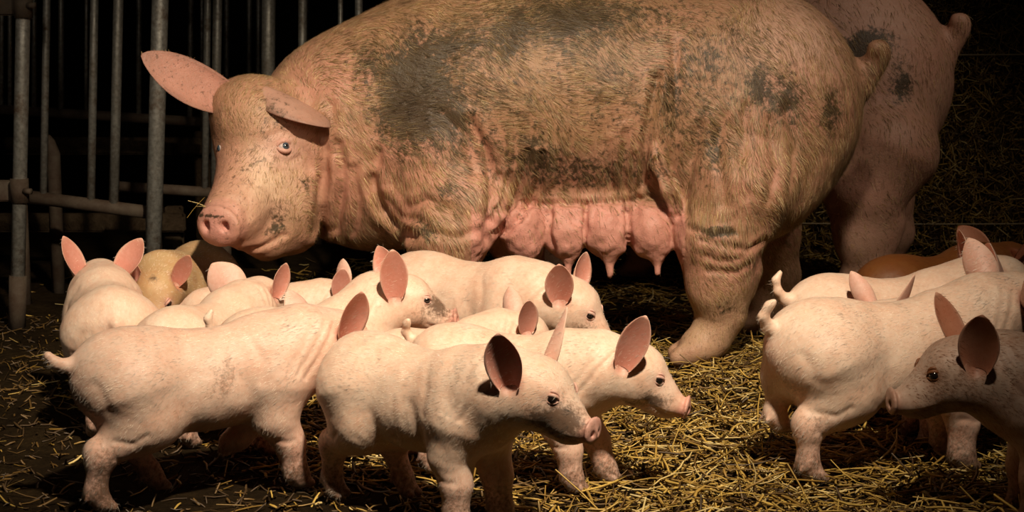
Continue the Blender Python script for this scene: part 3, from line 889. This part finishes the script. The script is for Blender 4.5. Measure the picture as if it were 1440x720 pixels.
    wr = np.concatenate([fl * near, np.zeros(len(V) - nb)])
    wr = np.maximum(wr, .5 * gauss(XZf, A(1010, 360, 3.9)[[0, 2]], (.08, .04))) * (1 if main else .2)
    V = V - org
    root = empty('sow', (0, 0, 0), 0)
    mud *= .75 + 1.3 * fbm(V, (16, 16, 12), 31)
    body = mesh_obj('body', V, [Q], M_SOW, root, attrs={'col': base, 'mud': np.clip(mud, 0, 1), 'wrinkle': wr})
    # eyes
    for (c, out) in eye_parts:
        c = c - org
        vv, qq = sphere(c, .0165); e = mesh_obj('eye', vv, [qq], M_WHITE, root)
        vv, qq = sphere(c + out * .0070, .0115, 12); mesh_obj('iris', vv, [qq], M_IRIS, e)
        vv, qq = sphere(c + out * .0125, .0065, 10); mesh_obj('pupil', vv, [qq], M_EYE, e)
    # bristles
    Nf = normals(V, Q)
    fc = V[Q].mean(1) + org; nf = Nf[Q[:, 0]]
    dens = np.ones(len(Q))
    dens *= 1 - .93 * np.clip((.42 - fc[:, 2]) / .03, 0, 1) * (fc[:, 0] > -.12) * (fc[:, 0] < .44)
    dens *= np.clip(np.linalg.norm(fc - disc, axis=1) / .16 - .3, 0, 1)
    dens *= 1 - .8 * np.exp(-(np.linalg.norm(fc - A(400, 206, 3.9), axis=1) / .05) ** 2)
    dens *= np.clip((fc[:, 2] - .03) / .1, 0.15, 1)
    dens[np.arange(len(Q)) >= np.searchsorted(Q.min(1), nb)] *= .25
    isx = Q.min(1) >= nb; dens[isx] *= .8
    lens = np.where(isx, .35, 1.0) * np.clip(.42 + (fc[:, 0] + .62) / .35, .6, 1) * np.clip(.5 + (fc[:, 2] - .12) / .5, .5, 1)
    pkz = fbm(fc, 7, 41, 3); dens *= np.clip(1.25 - 3.2 * np.clip(pkz - .47, 0, 1) * 1.6, .35, 1)
    dens *= 1 - .45 * np.exp(-(((fc[:, [0, 2]] - A(470, 240, 3.93)[[0, 2]]) / [.09, .14]) ** 2).sum(1))
    def flow(P, nn):
        p = P + org
        D = np.stack([np.ones(len(P)) * .9, np.zeros(len(P)), -.25 - 1.5 * np.clip((.62 - p[:, 2]) / .25, 0, 1)], 1)
        rear = np.clip((p[:, 0] - .25) / .3, 0, 1)[:, None]
        D = D * (1 - rear) + rear * np.array([.35, 0, -1.0])
        hd = np.clip((-.42 - p[:, 0]) / .12, 0, 1)[:, None]
        D = D * (1 - hd) + hd * np.array([.25, .2, .9]); D[:, 2] -= .0
        return D
    nh = 130000 if main else 22000
    g = [(.38, .25, .10), (.50, .35, .17), (.27, .16, .06), (.16, .10, .035), (.60, .45, .26), (.42, .24, .14)]
    vv, qq, tt, cc = hairs(V, Q, Nf, nh, .032, .00045 if main else .0006, flow, dens, g, .20, .17, .42, np.clip(mud * 1.0, 0, 1), lens)
    hb = mesh_obj('bristles', vv, [qq, tt], M_HAIR, root, attrs={'col': cc}); hb['kind'] = 'stuff'
    return root

sow = build_sow(.006, np.array([.1, 4.2, 0]), True)
sow.location = (.1, 4.2, 0)
sow['label'] = 'large muddy pink sow in front, head lowered, full udder, facing the fence'
sow['category'] = 'sow'
sow2 = build_sow(.012, np.array([.1, 4.2, 0]), False)
sow2.location = (.47, 5.18, 0); sow2.rotation_euler = (0, 0, math.radians(-14)); sow2.scale = (1.1, 1.1, 1.1)
sow2['label'] = 'second sow mostly hidden behind the muddy one, only her pink rump showing'
sow2['category'] = 'sow'

# ------------------------------------------------------------------ piglets
WHITE = (.86, .675, .53); BROWN = (.17, .062, .014)
def piglet(loc, heading, scale, label, hyaw=0, hpitch=18, legs=None, ears=None, tail='curl', col=WHITE, h=.0048,
           mud=(), fuzz=7000, earc=None, neckup=0.0, group='piglets of the litter', roll=0, boar=False):
    """local frame: +X nose, +Y its left, Z up; metres for scale 1 (back 0.33 high)"""
    v = Vol((-.36, -.24, -.02), (.46, .24, .48), h)
    v.ell((-.145, 0, .232), (.108, .074, .093), .04)
    v.ell((-.02, 0, .222), (.165, .078, .088), .04)
    v.ell((-.02, 0, .195), (.155, .079, .072), .04)
    v.ell((.105, 0, .232), (.105, .072, .094), .04)
    for s in (-1, 1): v.cone((-.150, s * .030, .215), (-.138, s * .034, .172), .070, .052, .05)
    v.ell((-.19, 0, .245), (.065, .060, .065), .03)
    J = np.array([.180, 0, .262 + neckup]); Rh = rotm(hyaw, hpitch, roll)
    Cc = J + Rh @ np.array([.062, 0, .028])
    H = lambda p: Cc + Rh @ np.array(p, float)
    v.cone((.115, 0, .238), J, .084, .070, .04); v.cone(J, H((-.005, 0, -.004)), .070, .053, .04)
    # head
    v.ell(H((0, 0, 0)), (.058, .049, .053), .03, Rh)
    v.cone(H((.018, 0, -.002)), H((.066, 0, -.020)), .046, .034, .03)
    v.cone(H((.066, 0, -.020)), H((.100, 0, -.027)), .033, .0255, .02)
    v.cone(H((.100, 0, -.027)), H((.120, 0, -.026)), .0225, .0185, .010)
    for s in (-1, 1):
        v.ell(H((.0, s * .026, -.026)), (.046, .027, .036), .02, Rh)
        v.ell(H((.028, s * .030, .020)), (.022, .013, .011), .014, Rh)     # brow
        v.ell(H((.078, s * .020, -.034)), (.024, .012, .013), .012, Rh)     # lip pads
    v.cone(H((.0, 0, -.042)), H((.080, 0, -.049)), .026, .0155, .02)
    v.cone(H((.080, 0, -.049)), H((.100, 0, -.047)), .0135, .011, .01)
    Rt = Rh @ rotm(0, -14)
    v.ell(H((.1275, 0, -.020)), (.0065, .0295, .0255), .005, Rt)
    for s in (-1, 1): v.ell(H((.135, s * .0095, -.022)), (.010, .0050, .0062), .003, Rt, carve=True)
    v.chain([H((.118, .0, -.0475)), H((.096, .027, -.046)), H((.060, .044, -.043))], [.0032, .0028, .002], .004) if False else None
    for s in (-1, 1):
        v.cone(H((.112, s * .018, -.046)), H((.066, s * .034, -.043)), .0035, .0018, .005, carve=True)
    # legs
    L = dict(fl=(0, 0), fr=(0, 0), hl=(0, 0), hr=(0, 0)); L.update(legs or {})
    hooves = []
    for key, sy in (('fl', 1), ('fr', -1)):
        dx, lift = L[key][:2]; bend = L[key][2] if len(L[key]) > 2 else 0
        a = np.array([.112, sy * .040, .195]); b = np.array([.098 + .25 * dx, sy * .047, .138 + .2 * lift])
        c = np.array([.112 + .65 * dx + bend, sy * .047, .086 + .7 * lift]); d = np.array([.110 + dx, sy * .047, .034 + lift])
        f = d + [.010, 0, -.018]
        if bend: d = c + [-.035, 0, -.038]; f = d + [-.020, 0, -.008]
        v.chain([a, b, c, d, f], [.056, .035, .0235, .0178, .0182], .030)
        for e in (-1, 1): v.cone(f + [0, e * .0095, 0], f + [.018, e * .0105, -.008] if not bend else f + [-.010, e * .0105, -.014], .0125, .0085, .003)
        for e in (-1, 1): v.cone(d + [-.012, e * .010, -.002], d + [-.020, e * .012, -.010], .006, .004, .004)
        hooves.append(f)
    for key, sy in (('hl', 1), ('hr', -1)):
        dx, lift = L[key][:2]; bend = L[key][2] if len(L[key]) > 2 else 0
        a = np.array([-.160, sy * .038, .215]); b = np.array([-.120 + .3 * dx, sy * .046, .158 + .3 * lift])
        c = np.array([-.190 + .6 * dx, sy * .047, .102 + .9 * lift]); d = np.array([-.182 + dx - bend, sy * .047, .038 + lift])
        f = d + [.012, 0, -.020]
        v.chain([a, b, c], [.066, .041, .027], .045); v.chain([c, d, f], [.0250, .0182, .0185], .015)
        v.cone(c + [-.008, 0, .012], c + [-.004, 0, -.008], .021, .017, .012)
        for e in (-1, 1): v.cone(f + [0, e * .0095, 0], f + [.018, e * .0105, -.008], .0125, .0085, .003)
        for e in (-1, 1): v.cone(d + [-.012, e * .010, -.002], d + [-.020, e * .012, -.010], .006, .004, .004)
        hooves.append(f)
    if boar: v.cone((-.045, 0, .142), (-.02, 0, .130), .018, .010, .012)
    T = {'curl': [(-.235, 0, .272), (-.262, .0, .278), (-.275, -.006, .298), (-.268, -.014, .318), (-.262, -.02, .326)],
         'up': [(-.235, 0, .272), (-.262, .0, .274), (-.280, 0, .292), (-.286, 0, .316), (-.276, 0, .332)],
         'hook': [(-.235, 0, .268), (-.262, .0, .262), (-.285, .0, .270), (-.297, 0, .284)],
         'down': [(-.235, 0, .268), (-.256, .0, .258), (-.262, 0, .232), (-.262, 0, .205)]}[tail]
    v.chain(T, [.020, .0115, .0085, .0075, .0060][:len(T)], .010)
    er = {'l': ((-.30, .50, .82), (.55, .75, .1)), 'r': ((-.30, -.50, .82), (.55, -.75, .1))}
    er.update(ears or {})
    pits = []
    for sname, s in (('l', 1), ('r', -1)):
        b = H((-.024, s * .051, .010)); ax = nrm(Rh @ np.array(er[sname][0], float)); fr = Rh @ np.array(er[sname][1], float); fr = nrm(fr - ax * fr.dot(ax))
        pt = b + fr * .015 + ax * .012; pits.append(pt)
        v.ell(pt, (.016, .016, .021), .008, None, carve=True)
    V, Q = v.surf(1)
    nb = len(V)
    Nn = normals(V, Q)
    sd_ = abs(hash(label)) % 50 if False else len(label) % 17
    D = (.0038 * (fbm(V, 14, sd_) - .5)) * np.clip((V[:, 2] - .10) / .06, 0.15, 1) * (V[:, 0] < .2) + .0016 * (fbm(V, 60, sd_ + 3) - .5)
    Ph = (V - Cc) @ Rh
    XW = V[:, [0, 2]] + .010 * np.stack([fbm(V, 22, 3) - .5, fbm(V, 22, 9) - .5], 1)
    side = np.clip(np.abs(Nn[:, 1]) * 1.6, 0, 1)
    for x0, dep, wd in ((-.060, .0030, .006), (-.080, .0026, .006), (-.100, .0018, .006)):
        D -= side * dep * np.exp(-((Ph[:, 0] - x0 - .25 * Ph[:, 2] + .01 * (fbm(V, 25, 4) - .5)) / wd) ** 2) * (Ph[:, 2] < .03) * (Ph[:, 2] > -.09)
    for pts, dep, wd in (([(.035, .225), (.052, .18), (.055, .14)], .0026, .015), ([(-.060, .235), (-.068, .19), (-.095, .150)], .0022, .018),
                         ([(.060, .285), (.075, .25), (.070, .22)], .003, .012), ([(-.23, .235), (-.21, .19)], .003, .01),
                         ([(-.15, .145), (-.17, .13), (-.20, .135)], .003, .006), ([(-.20, .10), (-.185, .09), (-.17, .095)], .0022, .005), ([(.09, .10), (.115, .095), (.13, .10)], .002, .005),
                         ([(-.01, .23), (-.005, .19), (-.01, .165)], .0008, .009), ([(.015, .23), (.02, .19)], .0008, .008)):
        D -= side * dep * np.exp(-(seg_dist(XW, pts) / wd) ** 2)
    V = V + Nn * D[:, None]
    V = relax(V, Q, .3)
    extra = []
    for sname, s in (('l', 1), ('r', -1)):
        ax, fr = er[sname][:2]; ln = (er[sname][2] if len(er[sname]) > 2 else .098) * 1.2; wd = (er[sname][3] if len(er[sname]) > 3 else .029) * 1.15
        b = H((-.024, s * .051, .010)); cup = er[sname][4] if len(er[sname]) > 4 else .62
        extra.append(ear_mesh(b, Rh @ np.array(ax, float), Rh @ np.array(fr, float), ln, wd, cup, .10, .0045, 18, 13))
    eyes = []
    for s in (-1, 1):
        out = nrm(Rh @ np.array([.42, s * .90, .12])); o0 = H((.036, 0, .008)) + out * .09
        hp = v.hit(o0, -out, .2); c = hp - out * .0035; eyes.append((c, out))
        upv = Rh @ np.array([-.1, 0, 1.])
        for a0, a1, ti, tr in ((8, 172, .85, .0036), (-165, -15, .62, .0030), (20, 160, 1.5, .0026)):
            vv, qq = lid_arc(c - out * (.003 if ti > 1 else .0008), out, upv, .0094, tr, a0, a1, ti, 11, 7)
            extra.append((vv, qq, None, None))
    V, Q, sl = assemble(V, Q, [(e[0], e[1]) for e in extra])
    Ph = (V - Cc) @ Rh
    base = np.tile(np.array(col), (len(V), 1)); light = col[0] > .5
    def blend(w_, c):
        nonlocal base
        base = base * (1 - w_[:, None]) + np.array(c) * w_[:, None]
    pk = (.80, .44, .36) if light else (.42, .17, .07)
    snd = np.clip((Ph[:, 0] - .108) / .012, 0, 1) * (np.abs(Ph[:, 1]) < .04)
    blend(snd * .85, (.80, .42, .36) if light else (.40, .20, .14))
    blend(np.clip((Ph[:, 0] - .05) / .05, 0, 1) * .35 * (Ph[:, 0] > .05), (.70, .42, .32) if light else col)
    for c, out in eyes: blend(np.exp(-(np.linalg.norm(V - c, axis=1) / .017) ** 2) * .8, (.70, .44, .37) if light else (.2, .08, .03))
    blend(np.clip((.15 - V[:, 2]) / .08, 0, 1) * .45, pk)
    blend(gauss(V, (-.25, 0, .22), (.035, .03, .04)) * .5, pk)
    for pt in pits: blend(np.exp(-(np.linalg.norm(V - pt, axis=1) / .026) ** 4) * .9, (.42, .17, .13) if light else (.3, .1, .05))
    hoof = np.zeros(len(V))
    for f in hooves: hoof = np.maximum(hoof, np.clip((f[2] + .004 - V[:, 2]) / .01, 0, 1) * np.exp(-(np.linalg.norm(V - f, axis=1) / .045) ** 4))
    blend(hoof * .8, (.34, .22, .14))
    mudv = .55 * np.clip((.115 - V[:, 2]) / .08, 0, 1) + .13 * np.clip(fbm(V, 9, sd_ + 7) - .45, 0, 1) / .3
    for (fr_, c, r, am) in mud:
        mudv += am * gauss(Ph if fr_ == 'h' else V, c, r)
    for e, s_ in zip(extra, sl):
        mudv[s_] = 0
        if e[2] is not None:
            i_ = e[2][:, None]; base[s_] = np.array(earc if earc else ((.76, .50, .41) if light else (.5, .24, .12))) * (1 - i_) + np.array((.68, .33, .26) if light else (.45, .20, .12)) * i_
            ed = (e[3] ** 2)[:, None] * .5; base[s_] = base[s_] * (1 - ed) + np.array(col) * ed
        else: base[s_] = np.array((.70, .46, .38)) if light else np.array((.2, .08, .03))
    root = empty('piglet', (loc[0], loc[1], 0), math.radians(heading), label, 'piglet', group)
    root.scale = (scale,) * 3
    mesh_obj('body', V, [Q], M_PIG, root, attrs={'col': base, 'mud': np.clip(mudv, 0, 1), 'wrinkle': np.zeros(len(V))})
    for c, out in eyes:
        vv, qq = sphere(c, .0098, 12); e = mesh_obj('eye', vv, [qq], M_EYE, root)
    if fuzz:
        Nf = normals(V, Q)
        dens = np.ones(len(Q)); dens[Q.min(1) >= nb] *= .35
        fcx = Ph[Q[:, 0]]; dens *= 1 - .95 * (fcx[:, 0] > .10)
        def flow(P, nn): return np.stack([-np.ones(len(P)), np.zeros(len(P)), -.35 - .8 * np.clip((.24 - P[:, 2]) / .1, 0, 1)], 1)
        cl = [(.86, .74, .60), (.80, .66, .50), (.9, .8, .7)] if light else [(.20, .075, .018), (.27, .10, .03)]
        vv, qq, tt, cc = hairs(V, Q, Nf, fuzz, .0135, .00028, flow, dens, cl, .24, .22, .15, np.clip(mudv * 1.15, 0, 1))
        hb = mesh_obj('fuzz', vv, [qq, tt], M_HAIR, root, attrs={'col': cc}); hb['kind'] = 'stuff'
    return root

def near_ear(side, lean=-.30, up=.82, out=.35, L=.098, W=.030, face=.9, cup=.62):
    s = 1 if side == 'l' else -1
    return ((lean, s * out, up), (1 - face, s * face, .0), L, W, cup)

# left litter
piglet((-.545, 2.845), 26, .98, 'piglet standing broadside nearest the camera at the left, head behind the next one',
       hyaw=10, hpitch=24, legs=dict(fr=(.03, 0), fl=(-.05, .05, .015), hr=(-.05, 0), hl=(.07, 0)),
       ears={'r': near_ear('r', -.25, .75, .40, .092), 'l': ((-.55, .55, .62), (.3, .3, -.6), .08)}, tail='hook', h=.0034, col=(.79, .59, .47),
       mud=(('b', (-.0, -.08, .23), (.03, .05, .05), .38), ('b', (-.21, -.05, .09), (.03, .05, .05), .55)), fuzz=26000, boar=True)
piglet((-.142, 2.70), -42, .94, 'piglet front and centre with a muddy snout and both ears up, looking out',
       hyaw=11, hpitch=19, neckup=.004, legs=dict(fr=(.0, 0), fl=(.02, 0), hr=(-.04, 0), hl=(.06, 0)),
       ears={'r': near_ear('r', -.25, .88, .42, .094, .031, .75), 'l': ((-.1, .18, .95), (.75, .6, .0), .105, .024)}, tail='down', h=.0034,
       mud=(('h', (.085, -.035, -.015), (.035, .04, .030), 1.1), ('h', (.055, -.05, -.03), (.03, .03, .022), .8), ('b', (-.20, -.06, .15), (.03, .05, .04), .45)), fuzz=26000)
piglet((.02, 2.925), -24, .885, 'piglet stretching its head out past the centre one, tall ear raised',
       hyaw=12, hpitch=25, legs=dict(fr=(.02, 0), fl=(.06, 0), hr=(-.02, 0), hl=(.03, 0)),
       ears={'r': near_ear('r', -.02, .97, .22, .108, .029, .95), 'l': ((-.4, .3, .8), (.5, .5, .0), .06)}, tail='curl', h=.0034, neckup=-.008,
       mud=(('h', (.065, -.045, -.028), (.03, .02, .014), .9), ('h', (.03, -.045, -.055), (.03, .02, .012), .7)), fuzz=20000)
piglet((-.13, 3.20), 40, .77, 'low piglet squeezed behind the two foremost, one ear over their backs',
       hyaw=-25, hpitch=20, ears={'r': near_ear('r', -.35, .8, .4, .09, .032, .7)}, tail='hook', fuzz=7000)
piglet((-.08, 3.635), -34, 1.0, 'piglet below the sow elbow walking right with its snout lowered',
       hyaw=16, hpitch=32, legs=dict(fr=(.03, 0), hl=(.04, 0)), neckup=-.02,
       ears={'r': near_ear('r', -.35, .80, .45, .085, .030, .7), 'l': ((-.30, .2, .9), (.6, -.3, .2), .08)}, tail='down', h=.004,
       mud=(('h', (.07, -.03, -.03), (.03, .03, .025), .9), ('h', (.02, -.03, -.055), (.04, .03, .015), .8)), fuzz=12000)
piglet((-.405, 3.22), 44, .90, 'piglet in the middle of the huddle with dirty muzzle and tall upright ears',
       hyaw=-44, hpitch=12, ears={'r': near_ear('r', -.2, .92, .3, .105, .031, .8), 'l': ((-.55, .35, .8), (-.4, -.8, 0), .095, .030)}, tail='up', h=.004, neckup=.03,
       mud=(('h', (.08, -.02, 0), (.045, .03, .03), .95),), fuzz=14000)
piglet((-.638, 3.30), 70, .88, 'piglet heading away in the huddle, ears spread to both sides',
       hyaw=0, hpitch=10, ears={'l': ((-.25, .62, .72), (.85, .5, .1), .085, .040, .3), 'r': ((-.1, -.30, .85), (-.35, -.8, 0), .08, .024)}, tail='down', fuzz=9000)
piglet((-.58, 3.70), 10, .76, 'piglet standing right under the sow snout and chin',
       hyaw=-6, hpitch=15, ears={'r': near_ear('r', -.1, .95, .2, .085, .028, .85), 'l': ((-.2, .2, .9), (.5, .6, 0), .09, .03)}, tail='down', fuzz=6000)
piglet((-.88, 3.42), 108, .96, 'piglet seen from behind at the left, two pricked ears apart',
       hyaw=0, hpitch=8, legs=dict(hl=(-.03, 0), hr=(.02, 0)),
       ears={'l': ((-.15, .35, .92), (-.55, -.5, 0), .095, .026), 'r': ((-.15, -.50, .85), (-.5, .5, 0), .09, .032)}, tail='down', h=.004, neckup=-.01,
       mud=(('b', (-.24, -.0, .2), (.04, .035, .04), .6),), fuzz=11000)
piglet((-.825, 3.95), -96, .93, 'yellowish piglet in the shade facing out, forehead with a dark spot',
       hyaw=8, hpitch=38, ears={'l': ((-.2, .45, .9), (.8, -.3, 0), .08, .022), 'r': ((-.3, -.5, .7), (.6, .3, 0), .065)}, tail='curl', col=(.60, .42, .22),
       mud=(('h', (.01, 0, .05), (.012, .012, .03), .8),), fuzz=7000)
# right litter
piglet((.74, 3.0), 17, 1.05, 'big pale piglet at the right seen from behind, hind leg bent, curled tail',
       hyaw=0, hpitch=10, legs=dict(hr=(-.02, 0), hl=(-.04, .07), fl=(.02, 0)), ears={'r': near_ear('r', -.5, .6, .55, .10, .033, .6)}, tail='curl', h=.0036,
       mud=(('b', (-.19, -.05, .11), (.03, .04, .02), .4),), fuzz=26000, neckup=.015, boar=True)
piglet((.835, 3.40), 14, 1.0, 'white piglet in the second row at the right, its back level with the big one',
       hyaw=0, hpitch=8, ears={'r': ((-.5, -.3, .7), (-.8, .1, -.2), .09, .040, .5), 'l': ((-.35, .3, .85), (-.7, .2, 0), .09, .036, .5)}, tail='up', h=.0042, fuzz=9000, neckup=.01)
piglet((.925, 3.235), 196, .77, 'small piglet wedged between two white backs, just its ears showing',
       hyaw=6, hpitch=12, ears={'l': ((-.45, .35, .9), (.5, -.6, 0), .11, .036, .45), 'r': ((.15, -.45, .95), (-.4, -.9, 0), .11, .026)}, tail='down', fuzz=4000, neckup=.05)
piglet((1.02, 3.75), 34, 1.0, 'reddish brown piglet behind the white backs at the right',
       hyaw=0, hpitch=8, col=BROWN, ears={'l': ((-.15, .75, .65), (-.6, -.5, 0), .09, .030, .3), 'r': ((-.1, -.6, .75), (-.5, .5, 0), .08, .02)}, tail='down', fuzz=7000,
       earc=(.55, .27, .15), neckup=-.015)
piglet((1.0, 2.66), 176, .97, 'greyish shaded piglet nearest at the right, facing left with open reddish ear',
       hyaw=8, hpitch=16, ears={'l': ((-.15, .38, .90), (.55, .8, 0), .095, .033, .6), 'r': ((.12, -.2, .95), (-.3, .6, 0), .10, .024)}, tail='curl', h=.0034,
       col=(.50, .37, .29), mud=(('h', (.03, .04, 0), (.06, .04, .05), .2),), fuzz=22000)  # coat colour lowered to carry the shade this piglet stands in

# straw caught on the sow snout
V, Q, C = stalks(4, lambda n: (np.array([(0, 0, 0), (-.006, .004, .004), (.01, .0, .002), (-.02, 0, .0)]), np.tile([1., 0, 0], (n, 1)), np.tile([0, 0, 1.], (n, 1)), np.tile([0, -1., 0], (n, 1))), .04, .07, .0010, .3, [.3, .2, .5, 0, 0, 0])
p = at(287, 291, 3.79)
o = mesh_obj('straw_wisp', V, [Q], M_STRAW, attrs={'col': C}, smooth=False); o.location = p
o['label'] = 'wisp of straw stuck on top of the sow snout'; o['category'] = 'straw'
